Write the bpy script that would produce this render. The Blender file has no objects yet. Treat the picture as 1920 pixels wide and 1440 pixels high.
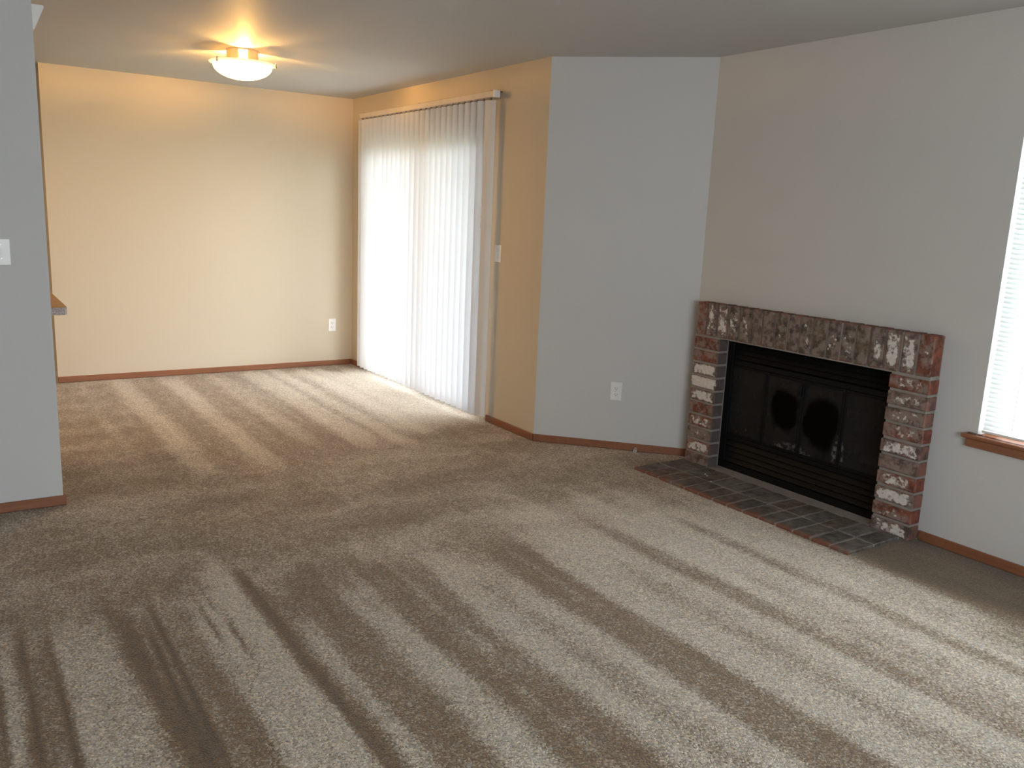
import bpy, bmesh, math, random
import numpy as np
from mathutils import Vector, Matrix

random.seed(7)
rng = np.random.RandomState(5)
SC = bpy.context.scene
COL = SC.collection

# ------------------------------------------------------------------ camera
cam_data = bpy.data.cameras.new('camera')
cam = bpy.data.objects.new('camera', cam_data)
COL.objects.link(cam)
cam_data.sensor_width = 36.0
cam_data.lens = 1588.97 * 36.0 / 1920.0
cam_data.clip_start = 0.05
R = Vector((0.8335, -0.5509, 0.0424)); U = Vector((0.0743, 0.1879, 0.9794)); F = Vector((0.5475, 0.8131, -0.1975))
cam.matrix_world = Matrix(((R.x, U.x, -F.x, 0.0), (R.y, U.y, -F.y, 0.0), (R.z, U.z, -F.z, 1.4883), (0, 0, 0, 1)))
SC.camera = cam

# ------------------------------------------------------------------ world, lights, exposure
SC.view_settings.view_transform = 'Standard'
SC.view_settings.look = 'None'
SC.view_settings.gamma = 1.0
SC.view_settings.use_curve_mapping = False
SC.view_settings.exposure = 0.12
SC.cycles.use_denoising = True
SC.cycles.max_bounces = 12
SC.cycles.diffuse_bounces = 8
SC.cycles.transmission_bounces = 8
SC.cycles.transparent_max_bounces = 24
SC.cycles.sample_clamp_indirect = 8.0

SKY = 13.5
LAMP = 43.0
BULB = 3300.0

world = bpy.data.worlds.new('overcast_sky')
SC.world = world
world.use_nodes = True
bg = world.node_tree.nodes['Background']
bg.inputs[0].default_value = (0.90, 0.955, 1.0, 1)
bg.inputs[1].default_value = SKY


def area(name, loc, direction, sx, sy, energy, color, portal=False):
    L = bpy.data.lights.new(name, 'AREA')
    L.shape = 'RECTANGLE'; L.size = sx; L.size_y = sy; L.energy = energy; L.color = color
    o = bpy.data.objects.new(name, L)
    COL.objects.link(o)
    o.location = loc
    o.rotation_euler = Vector(direction).to_track_quat('-Z', 'Y').to_euler()
    if portal:
        L.cycles.is_portal = True
    return o


area('patio_door_portal', (3.42, 6.2, 1.03), (-1, 0, 0), 2.1, 2.0, 1, (1, 1, 1), True)
area('right_window_portal', (4.06, 1.35, 1.33), (-1, 0, 0), 1.5, 1.22, 1, (1, 1, 1), True)
# daylight also enters by the living-room window behind the camera
area('rear_window_portal', (0.5, -2.36, 1.35), (0, 1, 0), 2.6, 1.4, 1, (1, 1, 1), True)

# added warm fill, unseen behind the partition, brightens the far wall's left end
area('kitchen_fill_light', (-0.7, 6.3, 2.42), (0, 0, -1), 0.4, 0.4, 30.0, (1.0, 0.72, 0.42))

CH = 2.44
Y1, X2, YA, X4, YB = 7.539, 3.2025, 4.4734, 3.898, 3.7441
XP, YP = 0.399, 4.4694
YR, XL, YK = -2.2, -2.4, 8.7      # rear wall, left wall, kitchen end


# ------------------------------------------------------------------ helpers
def lin(r, g, b):
    f = lambda c: (c / 255 / 12.92) if c / 255 <= 0.04045 else ((c / 255 + 0.055) / 1.055) ** 2.4
    return (f(r), f(g), f(b), 1.0)


class NT:
    """small node-tree builder"""
    def __init__(self, name):
        self.m = bpy.data.materials.new(name)
        self.m.use_nodes = True
        self.t = self.m.node_tree
        self.b = self.t.nodes['Principled BSDF']
        self.out = self.t.nodes['Material Output']

    def n(self, kind, **kw):
        x = self.t.nodes.new(kind)
        for k, v in kw.items():
            if k.startswith('i_'):
                x.inputs[k[2:].replace('_', ' ')].default_value = v
            else:
                setattr(x, k, v)
        return x

    def l(self, a, b):
        self.t.links.new(a, b)

    def math(self, op, a, b=None, c=None, clamp=False):
        x = self.n('ShaderNodeMath', operation=op, use_clamp=clamp)
        for i, v in enumerate((a, b, c)):
            if v is None:
                continue
            if isinstance(v, (int, float)):
                x.inputs[i].default_value = v
            else:
                self.l(v, x.inputs[i])
        return x.outputs[0]

    def mix(self, f, a, b, kind='MIX'):
        x = self.n('ShaderNodeMix', data_type='RGBA', blend_type=kind)
        for i, v in ((0, f), (6, a), (7, b)):
            if isinstance(v, (int, float, tuple)):
                x.inputs[i].default_value = v
            else:
                self.l(v, x.inputs[i])
        return x.outputs[2]

    def noise(self, vec, scale, detail=2.0, rough=0.5, w=None):
        x = self.n('ShaderNodeTexNoise')
        if w is not None:
            x.noise_dimensions = '4D'
            self.l(w, x.inputs['W'])
        x.inputs['Scale'].default_value = scale
        x.inputs['Detail'].default_value = detail
        x.inputs['Roughness'].default_value = rough
        if vec is not None:
            self.l(vec, x.inputs['Vector'])
        return x.outputs[0]

    def ramp(self, v, lo, hi):
        x = self.n('ShaderNodeMapRange', interpolation_type='SMOOTHSTEP')
        self.l(v, x.inputs[0])
        x.inputs[1].default_value = lo; x.inputs[2].default_value = hi
        return x.outputs[0]

    def bump(self, h, strength, dist):
        x = self.n('ShaderNodeBump')
        x.inputs['Strength'].default_value = strength
        x.inputs['Distance'].default_value = dist
        self.l(h, x.inputs['Height'])
        self.l(x.outputs[0], self.b.inputs['Normal'])

    def pos(self):
        return self.n('ShaderNodeNewGeometry').outputs['Position']


def simple(name, col, rough=0.5, metal=0.0, spec=0.5, nscale=None, namt=0.1, bump=0.0, bscale=None):
    k = NT(name)
    k.b.inputs['Roughness'].default_value = rough
    k.b.inputs['Metallic'].default_value = metal
    k.b.inputs['Specular IOR Level'].default_value = spec
    tc = k.n('ShaderNodeTexCoord').outputs['Object']
    nz = k.noise(tc, nscale or 12.0, 3.0)
    dark = tuple(c * (1 - namt) for c in col[:3]) + (1,)
    lite = tuple(min(1, c * (1 + namt)) for c in col[:3]) + (1,)
    k.l(k.mix(nz, dark, lite), k.b.inputs['Base Color'])
    if bump:
        k.bump(k.noise(tc, bscale or 80.0, 3.0), bump, 0.002)
    return k.m


def paint(name, col, bump=0.25):
    k = NT(name)
    k.b.inputs['Roughness'].default_value = 0.62
    k.b.inputs['Specular IOR Level'].default_value = 0.25
    P = k.pos()
    big = k.noise(P, 1.3, 2.0)
    c0 = tuple(c * 0.975 for c in col[:3]) + (1,)
    c1 = tuple(c * 1.02 for c in col[:3]) + (1,)
    k.l(k.mix(big, c0, c1), k.b.inputs['Base Color'])
    h = k.noise(P, 95.0, 3.0, 0.55)
    k.bump(h, bump, 0.0025)
    return k.m


def wood(name, dark, light, axis):
    k = NT(name)
    k.b.inputs['Roughness'].default_value = 0.42
    P = k.pos()
    mp = k.n('ShaderNodeMapping')
    k.l(P, mp.inputs['Vector'])
    s = [60.0, 60.0, 60.0]; s[axis] = 3.0
    mp.inputs['Scale'].default_value = s
    g = k.noise(mp.outputs[0], 1.0, 4.0, 0.6)
    k.l(k.mix(g, dark, light), k.b.inputs['Base Color'])
    k.bump(g, 0.12, 0.001)
    return k.m


class MB:
    """mesh collector: everything in it becomes ONE mesh object"""
    def __init__(self):
        self.bm = bmesh.new()

    def box(self, x0, x1, y0, y1, z0, z1, bev=0.0, seg=1):
        r = bmesh.ops.create_cube(self.bm, size=1.0)
        vs = r['verts']
        for v in vs:
            v.co = Vector(((x0 + x1) / 2 + v.co.x * (x1 - x0), (y0 + y1) / 2 + v.co.y * (y1 - y0), (z0 + z1) / 2 + v.co.z * (z1 - z0)))
        if bev > 0:
            es = list({e for v in vs for e in v.link_edges})
            bmesh.ops.bevel(self.bm, geom=es, offset=bev, segments=seg, profile=0.5, affect='EDGES')
        return self

    def prism(self, pts, z0, z1):
        b = [self.bm.verts.new((x, y, z0)) for x, y in pts]
        t = [self.bm.verts.new((x, y, z1)) for x, y in pts]
        n = len(pts)
        self.bm.faces.new(b[::-1]); self.bm.faces.new(t)
        for i in range(n):
            self.bm.faces.new((b[i], b[(i + 1) % n], t[(i + 1) % n], t[i]))
        return self

    def lathe(self, prof, seg=40, cx=0, cy=0, cz=0, axis='z', a0=0.0, a1=2 * math.pi):
        full = abs(a1 - a0 - 2 * math.pi) < 1e-6
        m = seg if full else seg + 1
        rings = []
        for r, z in prof:
            ring = []
            for i in range(m):
                a = a0 + (a1 - a0) * i / seg
                p = (r * math.cos(a), r * math.sin(a), z)
                if axis == 'x':
                    p = (p[2], p[0], p[1])
                if axis == 'y':
                    p = (p[0], p[2], p[1])
                ring.append(self.bm.verts.new((cx + p[0], cy + p[1], cz + p[2])))
            rings.append(ring)
        for a, b in zip(rings, rings[1:]):
            for i in range(seg):
                j = (i + 1) % m
                self.bm.faces.new((a[i], a[j], b[j], b[i]))
        return self

    def tube(self, p0, p1, r, seg=8):
        p0 = Vector(p0); p1 = Vector(p1)
        d = (p1 - p0).normalized()
        a = d.orthogonal().normalized(); b = d.cross(a)
        r0 = [self.bm.verts.new(p0 + a * r * math.cos(2 * math.pi * i / seg) + b * r * math.sin(2 * math.pi * i / seg)) for i in range(seg)]
        r1 = [self.bm.verts.new(p1 + a * r * math.cos(2 * math.pi * i / seg) + b * r * math.sin(2 * math.pi * i / seg)) for i in range(seg)]
        for i in range(seg):
            j = (i + 1) % seg
            self.bm.faces.new((r0[i], r0[j], r1[j], r1[i]))
        self.bm.faces.new(r0[::-1]); self.bm.faces.new(r1)
        return self

    def sphere(self, c, r, sx=1, sy=1, sz=1):
        q = bmesh.ops.create_uvsphere(self.bm, u_segments=16, v_segments=10, radius=r)
        for v in q['verts']:
            v.co = Vector((c[0] + v.co.x * sx, c[1] + v.co.y * sy, c[2] + v.co.z * sz))
        return self

    def build(self, name, mat, parent=None, smooth=False, rot=None):
        bm = self.bm
        bmesh.ops.remove_doubles(bm, verts=bm.verts, dist=1e-6)
        bmesh.ops.recalc_face_normals(bm, faces=bm.faces)
        if rot is not None:
            bmesh.ops.transform(bm, matrix=rot, verts=bm.verts)
        me = bpy.data.meshes.new(name)
        bm.to_mesh(me); bm.free()
        me.materials.append(mat)
        if smooth:
            me.polygons.foreach_set('use_smooth', [True] * len(me.polygons))
            try:
                me.set_sharp_from_angle(angle=math.radians(35))
            except Exception:
                pass
        o = bpy.data.objects.new(name, me)
        COL.objects.link(o)
        if parent is not None:
            o.parent = parent
        return o


def thing(name, label, cat, loc=(0, 0, 0), rotz=0.0, group=None):
    o = bpy.data.objects.new(name, None)
    o.empty_display_size = 0.05
    COL.objects.link(o)
    o.location = loc
    o.rotation_euler = (0, 0, rotz)
    o['label'] = label; o['category'] = cat
    if group:
        o['group'] = group
    return o


def tag(o, label, cat, group=None):
    o['label'] = label; o['category'] = cat
    if group:
        o['group'] = group
    return o


def struct(o, label=None, cat=None):
    o['kind'] = 'structure'
    if label:
        o['label'] = label
    if cat:
        o['category'] = cat
    return o


# ------------------------------------------------------------------ materials
M = {}
M['wall'] = paint('wall_paint', (0.57, 0.568, 0.562, 1))
M['ceiling'] = paint('ceiling_paint', (0.55, 0.55, 0.548, 1), 0.35)
M['tan'] = paint('tan_dining_paint', (0.58, 0.505, 0.395, 1))
M['wood_x'] = wood('stained_wood_along_x', lin(114, 69, 46), lin(154, 102, 72), 0)
M['wood_y'] = wood('stained_wood_along_y', lin(114, 69, 46), lin(154, 102, 72), 1)
M['white_plastic'] = simple('white_plastic', (0.78, 0.77, 0.76, 1), 0.3)
M['white_metal'] = simple('white_enamel', (0.74, 0.72, 0.69, 1), 0.4)
M['cream_rail'] = simple('cream_rail', (0.66, 0.58, 0.50, 1), 0.45)
M['slot'] = simple('dark_slot', (0.03, 0.03, 0.03, 1), 0.6)
M['screw'] = simple('screw_metal', (0.55, 0.55, 0.55, 1), 0.3, 0.8)
M['vinyl'] = simple('white_vinyl_frame', (0.72, 0.73, 0.73, 1), 0.4)
M['alu'] = simple('door_aluminium', (0.60, 0.60, 0.60, 1), 0.4, 0.3)
M['concrete'] = simple('patio_concrete', (0.40, 0.39, 0.37, 1), 0.9, nscale=4, namt=0.15)
M['overhang'] = simple('balcony_soffit', (0.35, 0.33, 0.30, 1), 0.8)
M['grass'] = simple('outdoor_lawn', (0.20, 0.25, 0.15, 1), 0.9, nscale=2, namt=0.3)
M['black_metal'] = simple('black_stove_metal', (0.006, 0.006, 0.006, 1), 0.55, 0.0, 0.12)
M['fire_brick'] = simple('sooty_firebox', (0.05, 0.047, 0.044, 1), 0.95, nscale=9, namt=0.4)
M['brown_bit'] = simple('brown_clip', (0.16, 0.09, 0.06, 1), 0.5)
M['laminate'] = None


def glass(name, tint=(0.97, 0.98, 0.98, 1)):
    k = NT(name)
    t = k.n('ShaderNodeBsdfTransparent'); t.inputs[0].default_value = tint
    g = k.n('ShaderNodeBsdfGlossy'); g.inputs['Roughness'].default_value = 0.02
    lw = k.n('ShaderNodeLayerWeight')
    fr = k.math('ADD', 0.03, k.math('MULTIPLY', k.math('POWER', lw.outputs['Facing'], 5.0), 0.9))
    mx = k.n('ShaderNodeMixShader')
    k.l(fr, mx.inputs[0]); k.l(t.outputs[0], mx.inputs[1]); k.l(g.outputs[0], mx.inputs[2])
    k.l(mx.outputs[0], k.out.inputs[0])
    return k.m


M['glass'] = glass('window_glass')


def mesh_screen():
    k = NT('insect_screen_mesh')
    t = k.n('ShaderNodeBsdfTransparent')
    d = k.n('ShaderNodeBsdfDiffuse'); d.inputs[0].default_value = (0.06, 0.07, 0.08, 1)
    mx = k.n('ShaderNodeMixShader'); mx.inputs[0].default_value = 0.10
    k.l(t.outputs[0], mx.inputs[1]); k.l(d.outputs[0], mx.inputs[2])
    k.l(mx.outputs[0], k.out.inputs[0])
    return k.m


M['screen'] = mesh_screen()


def translucent(name, col, tcol, fac, rough=0.45):
    k = NT(name)
    k.b.inputs['Base Color'].default_value = col
    k.b.inputs['Roughness'].default_value = rough
    k.b.inputs['Specular IOR Level'].default_value = 0.3
    t = k.n('ShaderNodeBsdfTranslucent'); t.inputs[0].default_value = tcol
    mx = k.n('ShaderNodeMixShader'); mx.inputs[0].default_value = fac
    k.l(k.b.outputs[0], mx.inputs[1]); k.l(t.outputs[0], mx.inputs[2])
    k.l(mx.outputs[0], k.out.inputs[0])
    return k.m


M['vane'] = translucent('vinyl_vane', (0.78, 0.77, 0.76, 1), (0.88, 0.90, 0.94, 1), 0.40)
M['opal'] = translucent('opal_light_baffle', (0.75, 0.70, 0.60, 1), (0.55, 0.45, 0.30, 1), 0.30)
M['slat'] = translucent('mini_blind_slat', (0.85, 0.86, 0.86, 1), (0.88, 0.89, 0.90, 1), 0.46)


def emitter(name, col, s):
    k = NT(name)
    e = k.n('ShaderNodeEmission'); e.inputs[0].default_value = col; e.inputs[1].default_value = s
    k.l(e.outputs[0], k.out.inputs[0])
    return k.m


M['bowl'] = emitter('lit_frosted_glass', (1.0, 0.53, 0.13, 1), LAMP)
M['bulb'] = emitter('lit_bulb', (1.0, 0.52, 0.13, 1), BULB)
M['rim'] = emitter('lit_glass_rim', (1.0, 0.72, 0.36, 1), 1.6)
M['lamp_metal'] = simple('lamp_clip_and_blocking_pan_metal', (0.45, 0.40, 0.33, 1), 0.45, 0.2)


def carpet_mat():
    k = NT('cut_pile_carpet')
    P = k.pos()
    at = k.n('ShaderNodeAttribute', attribute_name='nap_and_light').outputs['Fac']
    # ragged edges on the vacuum strokes
    mp = k.n('ShaderNodeMapping'); k.l(P, mp.inputs['Vector']); mp.inputs['Scale'].default_value = (1.0, 0.55, 1.0)
    n1 = k.noise(mp.outputs[0], 16.0, 4.0, 0.65)
    n2 = k.noise(P, 70.0, 3.0, 0.6)
    vo = k.n('ShaderNodeTexVoronoi'); vo.inputs['Scale'].default_value = 170.0
    k.l(P, vo.inputs['Vector'])
    hs = k.n('ShaderNodeSeparateColor'); k.l(vo.outputs['Color'], hs.inputs[0])
    a = k.math('ADD', at, k.math('MULTIPLY', k.math('SUBTRACT', n1, 0.5), 0.70))
    a = k.math('ADD', a, k.math('MULTIPLY', k.math('SUBTRACT', n2, 0.5), 0.55))
    a = k.math('ADD', a, k.math('MULTIPLY', k.math('SUBTRACT', hs.outputs[2], 0.5), 0.72), clamp=True)
    a = k.ramp(a, 0.0, 1.08)
    base = k.mix(a, lin(119, 96, 68), lin(204, 194, 180))
    # tufts: every one its own shade of tan, grey or brown
    v1 = k.n('ShaderNodeMapRange'); k.l(hs.outputs[0], v1.inputs[0]); v1.inputs[3].default_value = 0.62; v1.inputs[4].default_value = 1.38
    tint = k.mix(hs.outputs[1], (1.07, 0.99, 0.86, 1), (0.96, 1.0, 1.06, 1))
    c = k.mix(1.0, base, tint, 'MULTIPLY')
    vv = k.n('ShaderNodeVectorMath', operation='SCALE'); k.l(c, vv.inputs[0]); k.l(v1.outputs[0], vv.inputs['Scale'])
    deep = k.math('ADD', 1.0, k.math('MULTIPLY', k.math('MINIMUM', at, 0.0), 1.15))  # below zero darkens further: thin dark strokes and painted shade under the window
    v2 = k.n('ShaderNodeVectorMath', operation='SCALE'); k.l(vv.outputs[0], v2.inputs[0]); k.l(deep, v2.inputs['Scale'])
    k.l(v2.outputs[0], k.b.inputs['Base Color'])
    k.b.inputs['Roughness'].default_value = 0.75
    k.b.inputs['Specular IOR Level'].default_value = 0.25
    k.b.inputs['Sheen Weight'].default_value = 0.32
    k.b.inputs['Sheen Roughness'].default_value = 0.4
    hh = k.math('ADD', k.noise(P, 260.0, 2.0, 0.6), k.math('MULTIPLY', vo.outputs['Distance'], -0.6))
    k.bump(hh, 0.9, 0.006)
    return k.m


M['carpet'] = carpet_mat()


def brick_mat(name, kind):
    """base colour and amount of white glaze come from each brick's own object colour"""
    k = NT(name)
    oi = k.n('ShaderNodeObjectInfo')
    tc = k.n('ShaderNodeTexCoord')
    obj = tc.outputs['Object']; gen = tc.outputs['Generated']
    sep = k.n('ShaderNodeSeparateXYZ'); k.l(gen, sep.inputs[0])
    w = k.math('MULTIPLY', oi.outputs['Random'], 37.0)
    n1 = k.noise(obj, 22.0, 4.0, 0.6, w)
    n2 = k.noise(obj, 70.0, 3.0, 0.65, w)
    col = oi.outputs['Color']
    dk = k.mix(1.0, col, (0.42, 0.40, 0.40, 1), 'MULTIPLY')
    base = k.mix(k.ramp(n1, 0.36, 0.66), dk, col)
    if kind != 'hearth':
        front = k.math('SUBTRACT', 1.0, k.ramp(sep.outputs[0], 0.02, 0.12))
        wash = k.math('MULTIPLY', front, k.ramp(k.noise(obj, 24.0, 3.0, 0.65, k.math('ADD', w, 5.0)), 0.40, 0.60))
        base = k.mix(k.math('MULTIPLY', wash, 0.78), base, lin(138, 124, 117))
        ey = k.math('ABSOLUTE', k.math('SUBTRACT', sep.outputs[1], 0.5))
        ez = k.math('ABSOLUTE', k.math('SUBTRACT', sep.outputs[2], 0.5))
        em = k.math('MULTIPLY', k.math('MAXIMUM', ey, ez), 2.0)
        # bare red body showing along worn arrises
        worn = k.math('MULTIPLY', k.ramp(k.math('ADD', em, k.math('MULTIPLY', k.math('SUBTRACT', n1, 0.5), 0.9)), 0.88, 1.10), 0.65)
        base = k.mix(worn, base, lin(134, 76, 56))
        if kind == 'sooty side':
            side = k.math('SUBTRACT', 1.0, k.ramp(sep.outputs[1], 0.02, 0.07))
            base = k.mix(k.math('MULTIPLY', side, k.math('ADD', 0.55, k.math('MULTIPLY', n1, 0.5))), base, lin(82, 79, 78))
        # white glaze, heaviest in the middle of the face
        ed = k.math('MULTIPLY', k.math('POWER', em, 4.0), 0.40)
        g = k.math('ADD', k.noise(obj, 30.0, 3.0, 0.6, k.math('ADD', w, 11.0)), oi.outputs['Alpha'])
        g = k.math('SUBTRACT', g, ed)
        g = k.math('ADD', g, k.math('MULTIPLY', k.math('SUBTRACT', n2, 0.5), 0.40))
        mask = k.math('MULTIPLY', k.ramp(g, 0.93, 1.07), front)
        base = k.mix(k.math('MULTIPLY', mask, 0.92), base, k.mix(n2, lin(176, 170, 166), lin(240, 238, 234)))
        k.l(k.math('ADD', k.math('MULTIPLY', mask, -0.4), 0.85), k.b.inputs['Roughness'])
        h = k.math('ADD', n2, k.math('MULTIPLY', mask, 0.8))
    else:
        # hearth bricks: sooty grey tops, worn red along the room edge
        red = k.math('SUBTRACT', 1.0, k.ramp(k.math('ADD', sep.outputs[0], k.math('MULTIPLY', k.math('SUBTRACT', n1, 0.5), 0.9)), 0.02, 0.20))
        red = k.math('MULTIPLY', red, oi.outputs['Alpha'])
        base = k.mix(red, base, lin(116, 72, 54))
        dust = k.ramp(k.noise(k.pos(), 7.0, 4.0, 0.65), 0.45, 0.70)
        base = k.mix(k.math('MULTIPLY', dust, 0.5), base, lin(122, 116, 112))
        k.b.inputs['Roughness'].default_value = 0.8
        h = n2
    k.l(base, k.b.inputs['Base Color'])
    k.bump(h, 0.6, 0.004)
    return k.m


M['brick'] = brick_mat('glazed_brick', 'face')
M['brick_jamb'] = brick_mat('glazed_brick_sooty_side', 'sooty side')
M['hearth_brick'] = brick_mat('hearth_brick', 'hearth')
M['mortar'] = simple('grey_mortar', lin(138, 132, 127), 0.95, nscale=30, namt=0.18, bump=0.5, bscale=160)
M['hearth_mortar'] = simple('sooty_mortar', lin(140, 134, 130), 0.95, nscale=14, namt=0.25, bump=0.4, bscale=160)


def smoked_glass():
    """fireplace door glass with a grey ash film, burnt clear in two ovals near the seam"""
    k = NT('smoked_door_glass')
    P = k.pos()
    sp = k.n('ShaderNodeSeparateXYZ'); k.l(P, sp.inputs[0])
    y, z = sp.outputs[1], sp.outputs[2]
    nz = k.noise(P, 9.0, 4.0, 0.6)
    nf = k.noise(P, 40.0, 3.0, 0.6)

    def oval(cy, cz, ry, rz):
        a = k.math('POWER', k.math('DIVIDE', k.math('SUBTRACT', y, cy), ry), 2.0)
        b = k.math('POWER', k.math('DIVIDE', k.math('SUBTRACT', z, cz), rz), 2.0)
        d = k.math('ADD', k.math('SQRT', k.math('ADD', a, b)), k.math('MULTIPLY', k.math('SUBTRACT', nz, 0.5), 0.75))
        return k.math('SUBTRACT', 1.0, k.ramp(d, 0.80, 1.15))
    clear = k.math('MAXIMUM', oval(3.035, 0.455, 0.10, 0.125), oval(2.785, 0.435, 0.115, 0.155))
    film = k.math('MULTIPLY', k.math('SUBTRACT', 1.0, clear), k.math('ADD', 0.55, k.math('MULTIPLY', nz, 0.5)))
    sa = oval(2.965, 0.235, 0.14, 0.045)
    sb = oval(2.66, 0.30, 0.035, 0.12)
    ash = k.math('MULTIPLY', k.math('MAXIMUM', sa, sb), k.ramp(nf, 0.42, 0.66))
    d = k.n('ShaderNodeBsdfDiffuse')
    k.l(k.mix(ash, (0.022, 0.021, 0.0195, 1), (0.14, 0.14, 0.135, 1)), d.inputs[0])
    t = k.n('ShaderNodeBsdfTransparent'); t.inputs[0].default_value = (0.22, 0.22, 0.22, 1)
    g = k.n('ShaderNodeBsdfGlossy'); g.inputs['Roughness'].default_value = 0.22; g.inputs[0].default_value = (0.35, 0.35, 0.35, 1)
    m1 = k.n('ShaderNodeMixShader'); k.l(k.math('MAXIMUM', film, ash), m1.inputs[0]); k.l(t.outputs[0], m1.inputs[1]); k.l(d.outputs[0], m1.inputs[2])
    m2 = k.n('ShaderNodeMixShader'); m2.inputs[0].default_value = 0.025
    k.l(m1.outputs[0], m2.inputs[1]); k.l(g.outputs[0], m2.inputs[2])
    k.l(m2.outputs[0], k.out.inputs[0])
    return k.m


M['smoked'] = smoked_glass()


def laminate():
    k = NT('speckled_laminate')
    P = k.pos()
    n = k.noise(P, 160.0, 2.0, 0.7)
    k.l(k.mix(k.ramp(n, 0.40, 0.62), lin(132, 122, 120), lin(176, 168, 166)), k.b.inputs['Base Color'])
    k.b.inputs['Roughness'].default_value = 0.35
    return k.m


M['laminate'] = laminate()
M['laminate_top'] = simple('warm_lit_laminate_top', lin(150, 112, 70), 0.4, nscale=60, namt=0.15)  # warm light falling on the top is put into this brown

# ------------------------------------------------------------------ room shell
T = 0.14
# floor: a fine sheet whose pile lies one way or the other (vacuum strokes), with some light and shade painted in
poly = [(XL, YR), (X4, YR), (X4, YB), (X2, YA), (X2, Y1), (XL, Y1)]


def nap_light_field(x, y):
    """0 = pile lying away (dark), 1 = lying towards the room (light); window and door light painted in too"""
    def sm(a, b, v):
        t = np.clip((v - a) / (b - a), 0, 1)
        return t * t * (3 - 2 * t)
    wob = 0.018 * np.sin(y * 2.1 + x * 1.3) + 0.010 * np.sin(y * 5.3 + 1.0) + 0.006 * np.sin(y * 11.0 + x * 7)
    nap_and_light = np.full(x.shape, 0.40)

    def fbm(sx, sy, seed, oct=3):
        out = np.zeros(x.shape); amp = 1.0; tot = 0
        for o_ in range(oct):
            g = np.random.RandomState(seed + o_).rand(int((Y1 - YR) / sy) + 4, int((X4 - XL) / sx) + 4)
            u = (x - XL) / sx; v = (y - YR) / sy
            i = np.floor(u).astype(int); j = np.floor(v).astype(int)
            fu = u - i; fv = v - j; fu = fu * fu * (3 - 2 * fu); fv = fv * fv * (3 - 2 * fv)
            out += amp * (g[j, i] * (1 - fu) * (1 - fv) + g[j, i + 1] * fu * (1 - fv) + g[j + 1, i] * (1 - fu) * fv + g[j + 1, i + 1] * fu * fv - 0.5)
            tot += amp; amp *= 0.55; sx *= 0.5; sy *= 0.5
        return out / tot * 2

    streak = fbm(0.09, 0.9, 3); blot = fbm(0.30, 0.22, 11); wide = fbm(0.9, 0.16, 23); ends = fbm(0.10, 6.0, 31)

    def band(xa, xb, ya, yb, val, soft=0.03, ysoft=0.35, sl=0.0, w=1.0, yref=2.0):
        nonlocal nap_and_light
        xx = x + wob * 0.4 - sl * (y - yref) + 0.012 * streak
        soft = soft * (1.7 if xb - xa > 0.09 else 1.0)
        m = sm(xa - soft, xa + soft, xx) * (1 - sm(xb - soft, xb + soft, xx))
        ybb = yb + ends * 0.30
        m = m * sm(ya - ysoft / 2, ya + ysoft / 2, y) * (1 - sm(ybb - ysoft / 2, ybb + ysoft / 2, y)) * w
        nap_and_light = nap_and_light * (1 - m) + val * m
    # ---- living area near the camera: light ground with dark strokes, window light and shade painted in
    end = 3.05 + 0.10 * np.sin(x * 9) + 0.05 * np.sin(x * 23 + 1) + 0.10 * sm(1.9, 2.7, x)
    near = 1 - sm(-0.28, 0.30, y - end - ends * 0.35 - blot * 0.2)
    near = near * sm(-0.05, 0.25, x + 0.1 * np.sin(y * 3)) + near * 0.5 * (1 - sm(-0.05, 0.25, x))
    ground = 0.80 + 0.05 * np.sin(x * 6 + y) + 0.10 * sm(1.5, 2.6, x)  # rise towards the right paints in the window light
    nap_and_light = nap_and_light * (1 - near) + ground * near
    B = band
    B(-0.40, -0.10, -3, 2.9, 0.45, 0.05)
    B(0.02, 0.045, -3, 3.0, -0.2, 0.010)
    B(0.095, 0.21, -3, 3.12, 0.22, 0.02, 0.3)
    B(0.095, 0.12, -3, 3.2, -0.3, 0.008)
    B(0.185, 0.205, 1.0, 3.2, -0.3, 0.008)
    B(0.40, 0.665, -3, 3.15, 0.33, 0.02, 0.25, -0.01)
    B(0.40, 0.46, -3, 3.25, -0.15, 0.012, 0.3, -0.045, 1.0, 3.0)
    B(0.53, 0.545, 1.2, 3.15, -0.35, 0.007)
    B(0.59, 0.66, -3, 2.6, 0.12, 0.015)
    B(0.49, 0.515, 1.8, 2.9, -0.35, 0.008)
    B(0.69, 0.705, 2.5, 3.15, -0.35, 0.007)
    B(0.75, 0.765, 2.5, 3.15, -0.3, 0.007)
    B(0.885, 1.19, -3, 3.12, 0.18, 0.022, 0.25, 0.02)
    B(0.955, 1.015, -3, 2.85, 0.70, 0.016, 0.3, 0.02)
    B(0.885, 0.935, -3, 3.25, -0.2, 0.012, 0.3, 0.0)
    B(1.33, 1.585, -3, 3.08, 0.16, 0.025, 0.3, 0.03)
    B(1.33, 1.40, 2.3, 3.3, 0.20, 0.02)
    B(1.43, 1.445, 1.5, 2.6, 0.42, 0.01)
    B(1.47, 1.50, 2.1, 3.3, 0.48, 0.02)
    B(1.71, 1.80, -3, 2.9, 0.52, 0.03)
    B(1.86, 1.90, -3, 2.5, 0.92, 0.02)
    B(1.91, 2.125, -3, 3.15, 0.17, 0.022, 0.3, -0.01)
    B(2.02, 2.035, 2.4, 3.3, 0.5, 0.02)
    B(2.31, 2.42, -3, 2.4, 0.55, 0.03)
    B(2.555, 2.67, -3, 3.0, 0.26, 0.02, 0.4, -0.03)
    B(2.70, 2.83, -3, 2.2, 0.62, 0.04)
    B(2.97, 3.06, -3, 2.85, 0.40, 0.03, 0.4)
    B(3.12, 3.30, -3, 2.0, 0.72, 0.04)
    B(3.40, 4.2, -3, 2.60, -0.28, 0.05, 0.06, 0.0)  # shade below the window, painted as dark pile
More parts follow.
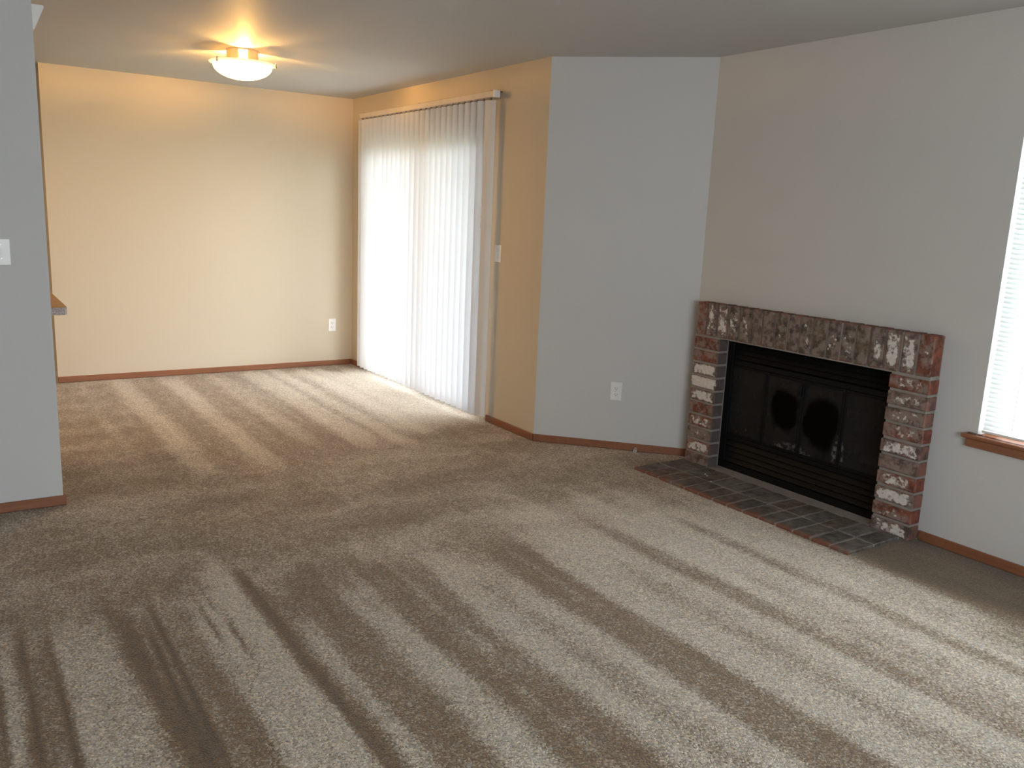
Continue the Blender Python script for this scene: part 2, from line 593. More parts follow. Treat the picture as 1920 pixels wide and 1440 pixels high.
    B(3.20, 3.46, -3, 1.5, 0.30, 0.10, 0.5)
    # ---- crosswise strokes between the two areas
    mid = sm(2.9, 3.5, y) * (1 - sm(4.5, 5.0, y))
    nap_and_light = nap_and_light + mid * (0.22 * wide + 0.20 * blot)
    # ---- dining area: dark ground with light strokes, door glow painted in
    far = sm(4.45, 4.9, y)
    nap_and_light = nap_and_light * (1 - far) + (0.30 + 0.07 * np.sin(y * 17 + 2 * np.sin(x * 3)) * sm(0.2, 1.0, 1.6 - x)) * far
    B(0.80, 0.86, 5.0, 7.5, 0.48, 0.03)
    B(1.05, 1.205, 4.65, 7.5, 0.72, 0.03, 0.4)
    B(1.425, 1.575, 4.65, 7.5, 0.74, 0.025, 0.4)
    B(1.82, 1.95, 5.0, 7.5, 0.62, 0.04, 0.5)
    B(2.10, 2.30, 4.85, 7.5, 0.86, 0.03, 0.4)
    B(2.35, 2.48, 4.75, 7.5, 0.84, 0.03, 0.4)
    B(2.52, 3.3, 5.05, 7.3, 0.84, 0.04, 0.3)  # daylight from the door painted onto the carpet, here and in the next bands
    B(2.62, 2.72, 5.0, 7.0, 1.1, 0.03)
    B(2.84, 3.1, 5.2, 7.2, 1.15, 0.05)
    nap_and_light = nap_and_light + 0.20 * streak * (1 - mid) + 0.10 * blot
    return np.clip(nap_and_light, -0.45, 1.15)


def build_floor():
    step = 0.02
    xs = np.arange(XL, X4 + step, step); ys = np.arange(YR, Y1 + step, step)
    xs[-1] = X4; ys[-1] = Y1
    gx, gy = np.meshgrid(xs, ys)
    nx, ny = len(xs), len(ys)
    nap_and_light = nap_light_field(gx, gy)
    z = 0.0025 * np.clip(nap_and_light, 0, 1) - 0.0025
    co = np.stack([gx, gy, z], -1).reshape(-1, 3)
    i = np.arange((ny - 1) * (nx - 1)); r = i // (nx - 1); c = i % (nx - 1)
    q = np.stack([r * nx + c, r * nx + c + 1, (r + 1) * nx + c + 1, (r + 1) * nx + c], -1)
    cx = (xs[c] + xs[c + 1]) / 2; cy = (ys[r] + ys[r + 1]) / 2
    keep = (cx < X2 + 0.03) | (cy < YA + 0.06 - (cx - X2) * 1.0)
    q = q[keep]
    me = bpy.data.meshes.new('floor')
    me.vertices.add(len(co)); me.vertices.foreach_set('co', co.ravel())
    me.loops.add(q.size); me.loops.foreach_set('vertex_index', q.ravel().astype(np.int32))
    me.polygons.add(len(q)); me.polygons.foreach_set('loop_start', np.arange(0, q.size, 4, dtype=np.int32))
    me.update(calc_edges=True)
    at = me.attributes.new('nap_and_light', 'FLOAT', 'POINT')
    at.data.foreach_set('value', nap_and_light.ravel().astype(np.float32))
    me.polygons.foreach_set('use_smooth', [True] * len(q))
    me.materials.append(M['carpet'])
    o = bpy.data.objects.new('floor', me); COL.objects.link(o)
    return struct(o, 'beige cut pile carpet with vacuum stripes', 'carpet')


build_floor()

struct(MB().prism([(XL - T, YR - T), (X4 + T, YR - T), (X4 + T, YB + 0.06), (X2 + T, YA + 0.06), (X2 + T, YK + T), (XL - T, YK + T)], CH, CH + 0.12)
       .build('ceiling', M['ceiling']), 'flat matt off-white ceiling', 'ceiling')
struct(MB().prism([(XL - T, YR - T), (X4 + T, YR - T), (X4 + T, YB + 0.06), (X2 + T, YA + 0.06), (X2 + T, YK + T), (XL - T, YK + T)], -0.16, -0.02)
       .build('trim_1', M['concrete']), 'subfloor slab under the carpet', 'slab')

# far wall (a block whose left end turns back into the kitchen)
struct(MB().box(0.69, X2 + T, Y1, Y1 + 0.16, 0, CH).build('wall_far', M['tan']), 'warm lit far wall of the dining area', 'wall')
# patio-door wall with its opening
DY0, DY1, DZ1 = 5.10, 7.19, 2.07
struct(MB().box(X2, X2 + T, YA, DY0, 0, CH).box(X2, X2 + T, DY1, Y1, 0, CH).box(X2, X2 + T, DY0, DY1, DZ1, CH)
       .build('wall_patio', M['tan']), 'tan lit wall around the patio door', 'wall')
# 45 degree wall
n3 = Vector((X4 - X2, YB - YA, 0)).normalized(); o3 = Vector((-n3.y, n3.x, 0))
if o3.x < 0:
    o3 = -o3
a3 = Vector((X2, YA, 0)); b3 = Vector((X4, YB, 0))
struct(MB().prism([(a3.x, a3.y), (b3.x, b3.y), (b3.x + T, b3.y), (a3.x + T, a3.y)], 0, CH)
       .build('wall_angled', M['wall']), 'narrow grey wall set at an angle beside the fireplace', 'wall')
# right wall with window and firebox openings
WY0, WY1, WZ0, WZ1 = 0.75, 1.945, 0.575, 2.06
FY0, FY1, FZ1 = 2.30, 3.54, 0.86
struct(MB().box(X4, X4 + T, WY1, FY0, 0, CH).box(X4, X4 + T, FY1, YB, 0, CH).box(X4, X4 + T, FY0, FY1, FZ1, CH)
       .box(X4, X4 + T, WY0, WY1, 0, WZ0).box(X4, X4 + T, WY0, WY1, WZ1, CH).box(X4, X4 + T, YR, WY0, 0, CH)
       .build('wall_right', M['wall']), 'long grey wall with the fireplace and window', 'wall')
# partition on the left
struct(MB().box(XL, XP, YP, YP + 0.13, 0, CH).build('wall_left', M['wall']), 'grey partition wall ending at the left of the dining area', 'wall')
struct(MB().box(XL - T, XL, YR - T, YK + T, 0, CH).build('wall_side', M['wall']))
struct(MB().box(XL, 0.8, YK, YK + T, 0, CH).box(0.76, 0.9, Y1 + 0.16, YK + T, 0, CH).build('wall_kitchen', M['tan']))
struct(MB().box(XL, -0.8, YR - T, YR, 0, CH).box(1.8, X4 + T, YR - T, YR, 0, CH).box(-0.8, 1.8, YR - T, YR, 0, 0.65).box(-0.8, 1.8, YR - T, YR, 2.05, CH)
       .build('wall_near', M['wall']))
struct(MB().box(XL, 0.36, 4.97, 5.08, 0, 0.875).build('wall_low', M['tan']))
struct(MB().box(XL, 0.69, Y1, YK, -0.015, 0.0).build('trim_2', M['concrete']))

# baseboards
BH, BT = 0.048, 0.012


def base(name, mb, m):
    o = mb.build(name, M[m])
    return struct(o)


base('baseboard_far', MB().box(0.69, X2 - BT, Y1 - BT, Y1, 0, BH, 0.003), 'wood_x')
base('baseboard_patio', MB().box(X2 - BT, X2, DY1 + 0.03, Y1 - BT, 0, BH, 0.003).box(X2 - BT, X2, YA, DY0 - 0.03, 0, BH, 0.003), 'wood_y')
bb = MB().box(0, (b3 - a3).length, -BT, 0, 0, BH, 0.003)
o = base('baseboard_angled', bb, 'wood_x')
o.location = a3; o.rotation_euler = (0, 0, math.atan2(n3.y, n3.x))
base('baseboard_right', MB().box(X4 - BT, X4, YR, 2.148, 0, BH, 0.003), 'wood_y')
base('baseboard_left', MB().box(XL, XP + BT, YP - BT, YP, 0, BH, 0.003).box(XP, XP + BT, YP, YP + 0.14, 0, BH, 0.003), 'wood_x')

# outdoors
struct(MB().box(X2 + T, 5.3, YA + 0.1, 9.0, -0.12, -0.03).build('terrain_patio', M['concrete']))
struct(MB().box(X2 + T, 4.05, YA + 0.1, 9.0, 2.36, 2.50).build('roof_patio', M['overhang']))
struct(MB().box(X2 + T, 40, -25, 40, -0.6, -0.5).build('ground', M['grass']))

# ------------------------------------------------------------------ patio door (behind the vertical blind)
door = struct(thing('door_1', 'sliding glass patio door hidden behind the vertical blind', 'door'))
fx0, fx1 = X2 + 0.035, X2 + 0.115
MB().box(fx0, fx1, DY0, DY0 + 0.045, 0, DZ1).box(fx0, fx1, DY1 - 0.045, DY1, 0, DZ1).box(fx0, fx1, DY0, DY1, DZ1 - 0.045, DZ1) \
    .box(fx0, fx1, DY0, DY1, 0.0, 0.035).build('door_frame', M['alu'], door)


def sash(name, y0, y1, x0, x1):
    fr = MB().box(x0, x1, y0, y0 + 0.06, 0.035, DZ1 - 0.045).box(x0, x1, y1 - 0.06, y1, 0.035, DZ1 - 0.045) \
        .box(x0, x1, y0 + 0.06, y1 - 0.06, 0.035, 0.11).box(x0, x1, y0 + 0.06, y1 - 0.06, DZ1 - 0.105, DZ1 - 0.045).build(name, M['alu'], door)
    MB().box((x0 + x1) / 2 - 0.003, (x0 + x1) / 2 + 0.003, y0 + 0.06, y1 - 0.06, 0.11, DZ1 - 0.105).build('pane', M['glass'], fr)
    return fr


sash('fixed_panel', 6.06, DY1 - 0.045, fx0 + 0.04, fx0 + 0.07)
sash('sliding_panel', DY0 + 0.045, 6.13, fx0 + 0.005, fx0 + 0.035)
sc = MB().box(fx1 - 0.004, fx1 + 0.012, DY0 + 0.05, DY0 + 0.08, 0.04, DZ1 - 0.05).box(fx1 - 0.004, fx1 + 0.012, 6.06, 6.09, 0.04, DZ1 - 0.05) \
    .build('screen_frame', M['alu'], door)
MB().box(fx1 + 0.003, fx1 + 0.0045, DY0 + 0.08, 6.06, 0.04, DZ1 - 0.05).build('insect_screen', M['screen'], sc)

# ------------------------------------------------------------------ rear window
rw = struct(thing('window_2', 'wide window in the wall behind the camera', 'window'))
MB().box(-0.8, -0.75, YR - 0.10, YR - 0.05, 0.65, 2.05).box(1.75, 1.8, YR - 0.10, YR - 0.05, 0.65, 2.05).box(-0.75, 1.75, YR - 0.10, YR - 0.05, 0.65, 0.70) \
    .box(-0.75, 1.75, YR - 0.10, YR - 0.05, 2.0, 2.05).box(0.48, 0.52, YR - 0.10, YR - 0.05, 0.70, 2.0).build('window_frame', M['vinyl'], rw)
MB().box(-0.75, 0.48, YR - 0.078, YR - 0.072, 0.70, 2.0).build('pane', M['glass'], rw)
MB().box(0.52, 1.75, YR - 0.078, YR - 0.072, 0.70, 2.0).build('pane', M['glass'], rw)

# ------------------------------------------------------------------ right window and mini blind
win = struct(thing('window_1', 'bright window with a wooden sill at the right edge', 'window'))
wx = X4 + 0.085
MB().box(wx, wx + 0.05, WY0, WY0 + 0.045, WZ0, WZ1).box(wx, wx + 0.05, WY1 - 0.045, WY1, WZ0, WZ1).box(wx, wx + 0.05, WY0, WY1, WZ0, WZ0 + 0.045) \
    .box(wx, wx + 0.05, WY0, WY1, WZ1 - 0.045, WZ1).box(wx, wx + 0.05, (WY0 + WY1) / 2 - 0.025, (WY0 + WY1) / 2 + 0.025, WZ0, WZ1).build('window_frame', M['vinyl'], win)
MB().box(wx + 0.02, wx + 0.026, WY0 + 0.045, (WY0 + WY1) / 2 - 0.025, WZ0 + 0.045, WZ1 - 0.045).build('pane', M['glass'], win)
MB().box(wx + 0.02, wx + 0.026, (WY0 + WY1) / 2 + 0.025, WY1 - 0.045, WZ0 + 0.045, WZ1 - 0.045).build('pane', M['glass'], win)
MB().box(X4 - 0.034, X4 - 0.0, WY0 - 0.05, 2.006, 0.562, 0.580, 0.004).box(X4 - 0.001, X4 + 0.085, WY0, WY1, 0.562, 0.580).build('window_sill', M['wood_y'], win)
MB().box(X4 - 0.022, X4 - 0.0, WY0 - 0.035, 1.985, 0.522, 0.562, 0.003).build('sill_apron', M['wood_y'], win)

blind = thing('mini_blind', 'white mini blind with closely set horizontal slats in the bright window', 'blind', (X4 + 0.020, 0, 0))
by0, by1 = WY0 + 0.012, WY1 - 0.012
MB().box(-0.014, 0.014, by0, by1, WZ1 - 0.030, WZ1 - 0.002, 0.002).build('headrail', M['white_metal'], blind)
slat_me = None
zs = np.arange(0.618, WZ1 - 0.045, 0.0215)
for i, z in enumerate(zs):
    if slat_me is None:
        mb = MB(); bm = mb.bm; rows = []
        for j in range(5):
            t = (j / 4 - 0.5) * 0.0255
            zc = 0.0018 * (1 - (2 * j / 4 - 1) ** 2)
            rows.append((t, zc))
        prof = [(t, zc + 0.0004) for t, zc in rows] + [(t, zc - 0.0004) for t, zc in rows[::-1]]
        tl = math.radians(46)
        prof = [(t * math.cos(tl) - zc * math.sin(tl), t * math.sin(tl) + zc * math.cos(tl)) for t, zc in prof]
        A = [bm.verts.new((x, by0 + 0.004, zz)) for x, zz in prof]
        B_ = [bm.verts.new((x, by1 - 0.004, zz)) for x, zz in prof]
        n = len(prof)
        for q in range(n):
            bm.faces.new((A[q], A[(q + 1) % n], B_[(q + 1) % n], B_[q]))
        bm.faces.new(A[::-1]); bm.faces.new(B_)
        s = mb.build('slat', M['slat'], blind)
        slat_me = s.data
    else:
        s = bpy.data.objects.new('slat', slat_me); COL.objects.link(s); s.parent = blind
    s.location = (0, 0, float(z))
MB().box(-0.011, 0.011, by0, by1, 0.594, 0.605, 0.002).build('bottom_rail', M['white_metal'], blind)
for yy in (by0 + 0.12, (by0 + by1) / 2, by1 - 0.13):
    MB().tube((-0.013, yy, 0.60), (-0.013, yy, WZ1 - 0.02), 0.0008, 5).tube((0.013, yy, 0.60), (0.013, yy, WZ1 - 0.02), 0.0008, 5).build('ladder_cord', M['white_metal'], blind)
for yy in (by1 - 0.006,):
    MB().box(-0.030, -0.0205, 1.948, 1.985, 0.5802, 0.587, 0.001).box(-0.024, -0.012, 1.925, 1.943, 0.5802, 0.585, 0.001).build('hold_down_bracket', M['brown_bit'], blind)

# ------------------------------------------------------------------ vertical blind
vb = thing('vertical_blind', 'white vertical blind with long vinyl vanes over the patio door', 'blind', (3.128, 0, 0))
MB().box(-0.022, 0.022, 4.985, 7.165, 2.238, 2.278, 0.003).build('headrail', M['cream_rail'], vb)
MB().box(-0.024, 0.024, 4.968, 4.986, 2.234, 2.281, 0.003).build('end_cap', M['white_plastic'], vb)
for yy in (5.02, 6.07, 7.10):
    MB().box(-0.004, 0.074, yy, yy + 0.03, 2.278, 2.284).build('bracket', M['brown_bit'], vb)
NV = 26
vane_meshes = []
for k in range(4):
    mb = MB(); bm = mb.bm
    w = 0.0445; nseg = 8; bow = 0.006 + 0.0015 * k
    front = [((2 * i / nseg - 1) * w, bow * (1 - (2 * i / nseg - 1) ** 2)) for i in range(nseg + 1)]
    prof = [(-b + 0.0005, a) for a, b in front] + [(-b - 0.0005, a) for a, b in front[::-1]]
    zt, zb = 2.222, 0.048
    A = [bm.verts.new((x, y, zb)) for x, y in prof]; B_ = [bm.verts.new((x, y, zt)) for x, y in prof]
    n = len(prof)
    for q in range(n):
        bm.faces.new((A[q], A[(q + 1) % n], B_[(q + 1) % n], B_[q]))
    bm.faces.new(A[::-1]); bm.faces.new(B_)
    o = mb.build('vane', M['vane'], vb, smooth=True)
    vane_meshes.append(o.data)
    first = o
    if k > 0 or True:
        bpy.data.objects.remove(o)
clip_me = None
for i in range(NV):
    y = 5.047 + i * (7.148 - 5.047) / (NV - 1)
    phi = math.radians(61 + random.uniform(-5, 5))
    if i == 0:
        phi = math.radians(24)
    if i == NV - 1:
        phi = math.radians(30)
    if 11 <= i <= 13:
        phi += math.radians(-7)
    v = bpy.data.objects.new('vane', vane_meshes[i % 4]); COL.objects.link(v)
    v.parent = vb; v.location = (0, y, 0); v.rotation_euler = (0, 0, phi)
    if clip_me is None:
        c = MB().box(-0.004, 0.004, -0.007, 0.007, 2.216, 2.240).build('carrier_clip', M['brown_bit'], v)
        clip_me = c.data
    else:
        c = bpy.data.objects.new('carrier_clip', clip_me); COL.objects.link(c); c.parent = v
MB().tube((-0.035, 5.062, 1.375), (-0.035, 5.062, 1.462), 0.004, 8).tube((-0.03, 5.062, 1.46), (-0.012, 5.0, 2.24), 0.0006, 5).build('cord_weight', M['white_metal'], vb)

# ------------------------------------------------------------------ fireplace surround
fp = thing('brick_fireplace', 'low brick fireplace surround with white-flecked bricks on the right wall', 'fireplace')
XF = 3.812
FYN, FYF = 2.152, 3.672
OYN, OYF = 2.362, 3.470
JB = 3.904
RED = (0.235, 0.075, 0.042)
MAUVE = (0.19, 0.125, 0.105)
BROWN = (0.135, 0.102, 0.082)
OLIVE = (0.130, 0.095, 0.058)


def brick_mesh(sx, sy, sz, seed):
    r = random.Random(seed)
    mb = MB().box(0, sx, -sy / 2, sy / 2, -sz / 2, sz / 2, 0.004)
    for v in mb.bm.verts:
        v.co += Vector((r.uniform(-1, 1), r.uniform(-1, 1), r.uniform(-1, 1))) * 0.0016
    me = bpy.data.meshes.new('brick')
    bmesh.ops.recalc_face_normals(mb.bm, faces=mb.bm.faces)
    mb.bm.to_mesh(me); mb.bm.free()
    return me


def lay(meshes, i, parent, loc, color, glaze, mat):
    me = meshes[i % len(meshes)]
    if not me.materials:
        me.materials.append(mat)
    b = bpy.data.objects.new('brick', me); COL.objects.link(b)
    b.parent = parent; b.location = loc
    j = random.uniform(0.85, 1.15)
    b.color = (color[0] * j, color[1] * j, color[2] * j, glaze)
    return b


soldier = [brick_mesh(X4 - XF - 0.008, 0.0735, 0.198, 10 + s) for s in range(4)]
pil_r = [brick_mesh(X4 - XF - 0.008, OYN - FYN, 0.0665, 30 + s) for s in range(4)]
pil_l = [brick_mesh(X4 - XF - 0.008, FYF - OYF, 0.0665, 50 + s) for s in range(4)]
# header of eighteen upright bricks, far end first
gl = [0.18, 0.52, 0.54, 0.46, 0.42, 0.22, 0.24, 0.36, 0.32, 0.38, 0.20, 0.40, 0.42, 0.16, 0.44, 0.58, 0.56, 0.36]
pitch = (FYF - FYN) / 18
for i in range(18):
    y = FYF - pitch * (i + 0.5)
    edge = min(i, 17 - i)
    col = RED if i in (0, 17) else (MAUVE if edge < 3 else (OLIVE if i in (4, 7, 10, 13) else BROWN))
    lay(soldier, i, fp, (XF + random.uniform(-0.002, 0.002), y, 0.9125), col, gl[i], M['brick'])
cp = 0.808 / 10
for i in range(10):                                                  # courses, top first
    z = 0.805 - cp * (i + 0.5)
    lay(pil_r, i, fp, (XF + random.uniform(-0.002, 0.002), (FYN + OYN) / 2, z), [RED, MAUVE, MAUVE, RED, MAUVE, MAUVE, RED, MAUVE, RED, MAUVE][i],
        [0.46, 0.44, 0.42, 0.40, 0.58, 0.30, 0.50, 0.60, 0.42, 0.58][i], M['brick'])
    lay(pil_l, i + 1, fp, (XF + random.uniform(-0.002, 0.002), (FYF + OYF) / 2, z), [RED, RED, MAUVE, RED, MAUVE, RED, RED, MAUVE, RED, MAUVE][i],
        [0.36, 0.14, 0.66, 0.80, 0.58, 0.30, 0.48, 0.40, 0.55, 0.20][i], M['brick_jamb'])
mt = 0.007
MB().box(XF + mt, X4 - 0.001, FYN + mt, FYF - mt, 0.806, 1.008).box(XF + mt, X4 - 0.001, FYN + mt, OYN - mt, 0.0, 0.806) \
    .box(XF + mt, X4 - 0.001, OYF + mt, FYF - mt, 0.0, 0.806).box(X4 - 0.002, JB - 0.002, OYF + mt, FY1 - 0.004, 0.003, 0.84).box(X4 - 0.002, JB - 0.002, FY0 + 0.004, OYN - mt, 0.003, 0.84) \
    .box(X4 - 0.002, JB - 0.002, FY0 + 0.004, FY1 - 0.004, 0.812, 0.856).build('mortar', M['mortar'], fp)

# ------------------------------------------------------------------ hearth
hearth = thing('brick_hearth', 'flat sooty brick hearth laid in the carpet before the fireplace', 'hearth')
HX0, HXm, HX1, HT = 3.392, 3.604, XF - 0.005, 0.014
hb = [brick_mesh(0.203, 0.0975, 0.036, 70 + s) for s in range(4)]
hc = [brick_mesh(HX1 - HXm - 0.006, 0.0975, 0.036, 80 + s) for s in range(4)]
hp = (3.680 - 2.186) / 14
for i in range(14):
    y = 2.186 + hp * (i + 0.5)
    g = random.choice([(0.115, 0.095, 0.080), (0.135, 0.112, 0.096), (0.150, 0.100, 0.074), (0.110, 0.098, 0.090)])
    lay(hb, i, hearth, (HX0, y, HT - 0.018 + random.uniform(-0.001, 0.001)), g, 1.0, M['hearth_brick'])
    y2 = min(max(y + (0.0 if i % 2 else 0.004), 2.24), 3.63)
    g = random.choice([(0.135, 0.120, 0.110), (0.160, 0.146, 0.136), (0.145, 0.118, 0.100)])
    lay(hc, i + 2, hearth, (HXm + 0.001, y2, HT - 0.018 + random.uniform(-0.001, 0.001)), g, 0.0, M['hearth_brick'])
MB().box(HX0 + 0.004, HX1 - 0.001, 2.196, 3.672, -0.019, HT - 0.003).box(HX1 - 0.004, JB - 0.0045, OYN + 0.0025, OYF - 0.0025, -0.019, HT - 0.001).build('mortar', M['hearth_mortar'], hearth)

# ------------------------------------------------------------------ fireplace insert with folding glass doors
ins = thing('fireplace_insert', 'black metal fireplace insert with smoky folding glass doors and louvres', 'fireplace insert', (JB, 0, 0))
iy0, iy1, iz1 = OYN - 0.03, OYF + 0.012, 0.826
MB().box(0.0, 0.02, iy0, iy0 + 0.062, 0.0, iz1, 0.002).box(0.0, 0.02, iy1 - 0.048, iy1, 0.0, iz1, 0.002) \
    .box(0.0, 0.02, iy0 + 0.06, iy1 - 0.046, 0.655, 0.685, 0.002).box(0.0, 0.02, iy0 + 0.06, iy1 - 0.046, 0.196, 0.220, 0.002) \
    .box(0.0, 0.02, iy0 + 0.06, iy1 - 0.046, 0.785, iz1, 0.002).box(-0.004, 0.016, iy0 + 0.06, iy1 - 0.046, 0.002, 0.050, 0.002) \
    .build('frame', M['black_metal'], ins)
fire = MB().box(0.40, 0.42, iy0, iy1, 0.016, iz1).box(0.021, 0.42, iy0 - 0.01, iy0 + 0.01, 0.016, iz1).box(0.021, 0.42, iy1 - 0.01, iy1 + 0.01, 0.016, iz1) \
    .box(0.021, 0.42, iy0 - 0.01, iy1 + 0.01, 0.0, 0.03).box(0.021, 0.42, iy0, iy1, iz1, iz1 + 0.015).build('firebox', M['fire_brick'], ins)


def louvre(z, h):
    mb = MB(); bm = mb.bm
    y0, y1 = iy0 + 0.062, iy1 - 0.048
    pr = [(-0.002, z), (0.000, z + 0.003), (0.016, z + h), (0.019, z + h - 0.002), (0.004, z - 0.004)]
    A = [bm.verts.new((x, y0, zz)) for x, zz in pr]; B_ = [bm.verts.new((x, y1, zz)) for x, zz in pr]
    for q in range(5):
        bm.faces.new((A[q], A[(q + 1) % 5], B_[(q + 1) % 5], B_[q]))
    bm.faces.new(A[::-1]); bm.faces.new(B_)
    return mb.build('louvre', M['black_metal'], ins)


for z in (0.695, 0.725, 0.755):
    louvre(z, 0.026)
for z in (0.060, 0.094, 0.128, 0.162):
    louvre(z, 0.028)
py0, py1 = iy0 + 0.062, iy1 - 0.048
for i in range(4):
    a = py0 + (py1 - py0) * i / 4 + 0.0015; b = py0 + (py1 - py0) * (i + 1) / 4 - 0.0015
    z0, z1 = 0.222, 0.653
    w = 0.011
    d = MB().box(0.002, 0.016, a, a + w, z0, z1, 0.0015).box(0.002, 0.016, b - w, b, z0, z1, 0.0015).box(0.002, 0.016, a + w, b - w, z0, z0 + 0.016, 0.0015) \
        .box(0.002, 0.016, a + w, b - w, z1 - 0.016, z1, 0.0015).build('glass_door', M['black_metal'], ins)
    MB().box(0.007, 0.011, a + w, b - w, z0 + 0.016, z1 - 0.016).build('pane', M['smoked'], d)
    if i in (1, 2):
        hy = b - 0.006 if i == 1 else a + 0.006
        MB().box(-0.014, 0.002, hy - 0.004, hy + 0.004, 0.56, 0.62, 0.002).build('handle', M['black_metal'], d)

# crumbs on the hearth
for i, (cx, cy) in enumerate([(3.677, 3.364), (3.662, 3.335), (3.600, 3.244)]):
    mb = MB(); q = bmesh.ops.create_icosphere(mb.bm, subdivisions=1, radius=0.0045)
    for v in q['verts']:
        v.co = Vector((v.co.x * random.uniform(.7, 1.2), v.co.y * random.uniform(.7, 1.2), v.co.z * 0.7))
    o = mb.build('crumb', M['white_plastic'])
    o.location = (cx, cy, HT + 0.0035)
    tag(o, ['tiny white crumb on the hearth, nearest the brick pillar', 'tiny white crumb on the hearth, middle one of three',
            'tiny white crumb on the hearth, lying alone near the carpet edge'][i], 'crumb', 'white crumbs on the hearth')

# ------------------------------------------------------------------ ceiling lamp
lamp = thing('ceiling_lamp', 'lit frosted glass bowl lamp hanging close under the dining ceiling', 'ceiling lamp', (1.698, 5.79, CH))
prof = [(0.0, -0.182)]
for i in range(1, 15):
    t = i / 14 * math.pi / 2 * 0.98
    prof.append((0.184 * math.sin(t), -0.182 + 0.090 * (1 - math.cos(t))))
prof += [(0.188, -0.090)]
MB().lathe(prof, 56).build('glass_bowl', M['bowl'], lamp, smooth=True)
MB().lathe([(0.186, -0.0905), (0.206, -0.085), (0.208, -0.081), (0.205, -0.079), (0.186, -0.084)], 56).build('rim', M['rim'], lamp, smooth=True)
MB().lathe([(0.0, -0.090), (0.178, -0.090), (0.186, -0.084), (0.186, -0.081), (0.176, -0.086), (0.0, -0.086)], 48).build('light_blocking_pan', M['lamp_metal'], lamp, smooth=True)  # added opaque disc, keeps the bowl's glow off the ceiling
slots = [math.radians(a) for a in (33, 118, 256)]
hw = [math.radians(a) for a in (11, 11, 16)]
mb = MB().lathe([(0.0, -0.010), (0.098, -0.010), (0.102, -0.006), (0.102, -0.0005), (0.0, -0.0005)], 40)  # canopy; the slotted collar below it is added to shape ceiling light fans
for i in range(3):
    a0 = slots[i] + hw[i]; a1 = slots[(i + 1) % 3] - hw[(i + 1) % 3]
    if a1 < a0:
        a1 += 2 * math.pi
    mb.lathe([(0.094, -0.066), (0.098, -0.066), (0.098, -0.008), (0.094, -0.008), (0.094, -0.066)], 16, a0=a0, a1=a1)
mb.build('canopy_light_baffle', M['opal'], lamp, smooth=True)
for i in range(3):
    a = math.radians((208, 328, 88)[i])
    c, s = math.cos(a), math.sin(a)
    arm = MB().tube((0.098 * c, 0.098 * s, -0.070), (0.204 * c, 0.204 * s, -0.077), 0.004, 8).build('clip_arm', M['lamp_metal'], lamp)
    MB().tube((0.212 * c, 0.212 * s, -0.072), (0.212 * c, 0.212 * s, -0.092), 0.005, 8).sphere((0.212 * c, 0.212 * s, -0.096), 0.0075).build('finial', M['lamp_metal'], arm, smooth=True)
for (bx, by) in ((-0.040, 0.012), (0.030, -0.018)):
    MB().sphere((bx, by, -0.052), 0.022, 1, 1, 1.1).build('bulb', M['bulb'], lamp, smooth=True)

# ------------------------------------------------------------------ outlets and switches


def outlet(label, loc, rotz):
    t = thing('wall_outlet', label, 'outlet', loc, rotz, 'white wall outlets')
    MB().box(-0.036, 0.036, -0.006, 0.0, -0.059, 0.059, 0.002, 2).build('plate', M['white_plastic'], t)
    for z in (0.0195, -0.0195):
        f = MB().lathe([(0.0, -0.0085), (0.0165, -0.0085), (0.0172, -0.0075), (0.0172, -0.005)], 24, cz=z, axis='y').build('socket', M['white_plastic'], t)
        MB().box(-0.0085, -0.0060, -0.0092, -0.0070, z - 0.002, z + 0.0065).box(0.0060, 0.0085, -0.0092, -0.0070, z - 0.002, z + 0.0065) \
            .box(-0.0025, 0.0025, -0.0092, -0.0070, z - 0.0105, z - 0.0055).build('slots', M['slot'], f)
    MB().lathe([(0.0, -0.0075), (0.0028, -0.0072), (0.003, -0.0055)], 12, axis='y').build('screw', M['screw'], t)
    return t


def switch(label, loc, rotz, gangs):
    t = thing('light_switch', label, 'switch', loc, rotz, 'white light switches')
    w = 0.036 + 0.023 * (gangs - 1)
    MB().box(-w, w, -0.006, 0.0, -0.0585, 0.0585, 0.002, 2).build('plate', M['white_plastic'], t)
    for g in range(gangs):
        x = (g - (gangs - 1) / 2) * 0.046
        tg = MB().box(x - 0.0048, x + 0.0048, -0.0065, -0.005, -0.012, 0.012).build('toggle_slot', M['white_metal'], t)
        MB().prism([(x - 0.004, -0.018), (x + 0.004, -0.018), (x + 0.0045, -0.006), (x - 0.0045, -0.006)], -0.001, 0.009).build('toggle', M['white_plastic'], tg)
        for z in (0.030, -0.030):
            MB().lathe([(0.0, -0.0075), (0.0028, -0.0072), (0.003, -0.0055)], 12, cx=x, cz=z, axis='y').build('screw', M['screw'], t)
    return t


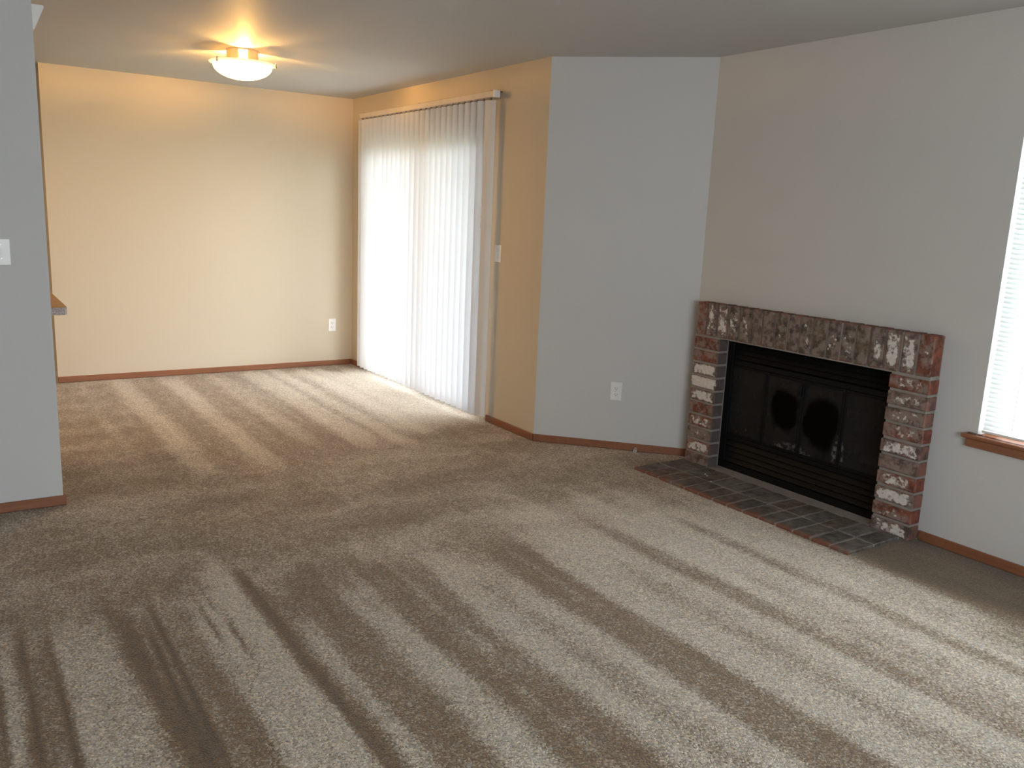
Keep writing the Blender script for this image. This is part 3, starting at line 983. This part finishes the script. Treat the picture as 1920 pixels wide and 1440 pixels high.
outlet('white duplex outlet on the far dining wall near the corner', (3.002, Y1, 0.384), 0.0)
p3 = a3 + n3 * 0.532
outlet('white duplex outlet on the angled grey wall left of the fireplace', (p3.x, p3.y, 0.385), math.atan2(n3.y, n3.x))
switch('single light switch on the tan wall right of the vertical blind', (X2, 4.995, 1.210), -math.pi / 2, 1)
switch('double light switch on the grey partition wall at the left edge', (0.192, YP, 1.220), 0.0, 2)

# small white sensor wedge on the end of the partition
t = thing('wall_sensor', 'small white wedge-shaped sensor near the ceiling on the partition end', 'sensor', (XP, YP + 0.02, 2.245))
mb = MB(); bm = mb.bm
pr = [(0.0, -0.052), (0.008, -0.054), (0.050, 0.044), (0.048, 0.052), (0.0, 0.052)]
A = [bm.verts.new((x, 0.0, z)) for x, z in pr]; B_ = [bm.verts.new((x, 0.07, z)) for x, z in pr]
for q in range(5):
    bm.faces.new((A[q], A[(q + 1) % 5], B_[(q + 1) % 5], B_[q]))
bm.faces.new(A[::-1]); bm.faces.new(B_)
bmesh.ops.bevel(bm, geom=list(bm.edges), offset=0.002, segments=1, affect='EDGES')
mb.build('housing', M['white_plastic'], t)
MB().box(0.012, 0.036, -0.0005, 0.006, 0.046, 0.0525).build('lens', M['white_metal'], t)

# little white plastic stop on the carpet by the angled wall
t = thing('door_stop', 'small white plastic stop standing on the carpet by the angled wall', 'door stop', (3.655, 3.962, 0.0), math.atan2(n3.y, n3.x))
MB().box(-0.010, 0.010, -0.012, 0.012, 0.0, 0.016, 0.002).lathe([(0.010, -0.012), (0.010, 0.012)], 20, cz=0.016, axis='y').build('body', M['white_plastic'], t, smooth=True)
MB().box(-0.003, 0.003, -0.0135, -0.0115, 0.004, 0.014).build('slot', M['slot'], t)

# ------------------------------------------------------------------ kitchen counter corner behind the partition
ct = thing('countertop', 'speckled laminate countertop corner jutting out behind the left partition', 'countertop')
MB().prism([(-1.6, 4.895), (0.498, 4.895), (0.512, 4.92), (0.512, 5.62), (-1.6, 5.62)], 0.875, 0.9125).build('edge_band', M['laminate'], ct)
MB().prism([(-1.6, 4.897), (0.496, 4.897), (0.510, 4.921), (0.510, 5.618), (-1.6, 5.618)], 0.912, 0.9155).build('top', M['laminate_top'], ct)
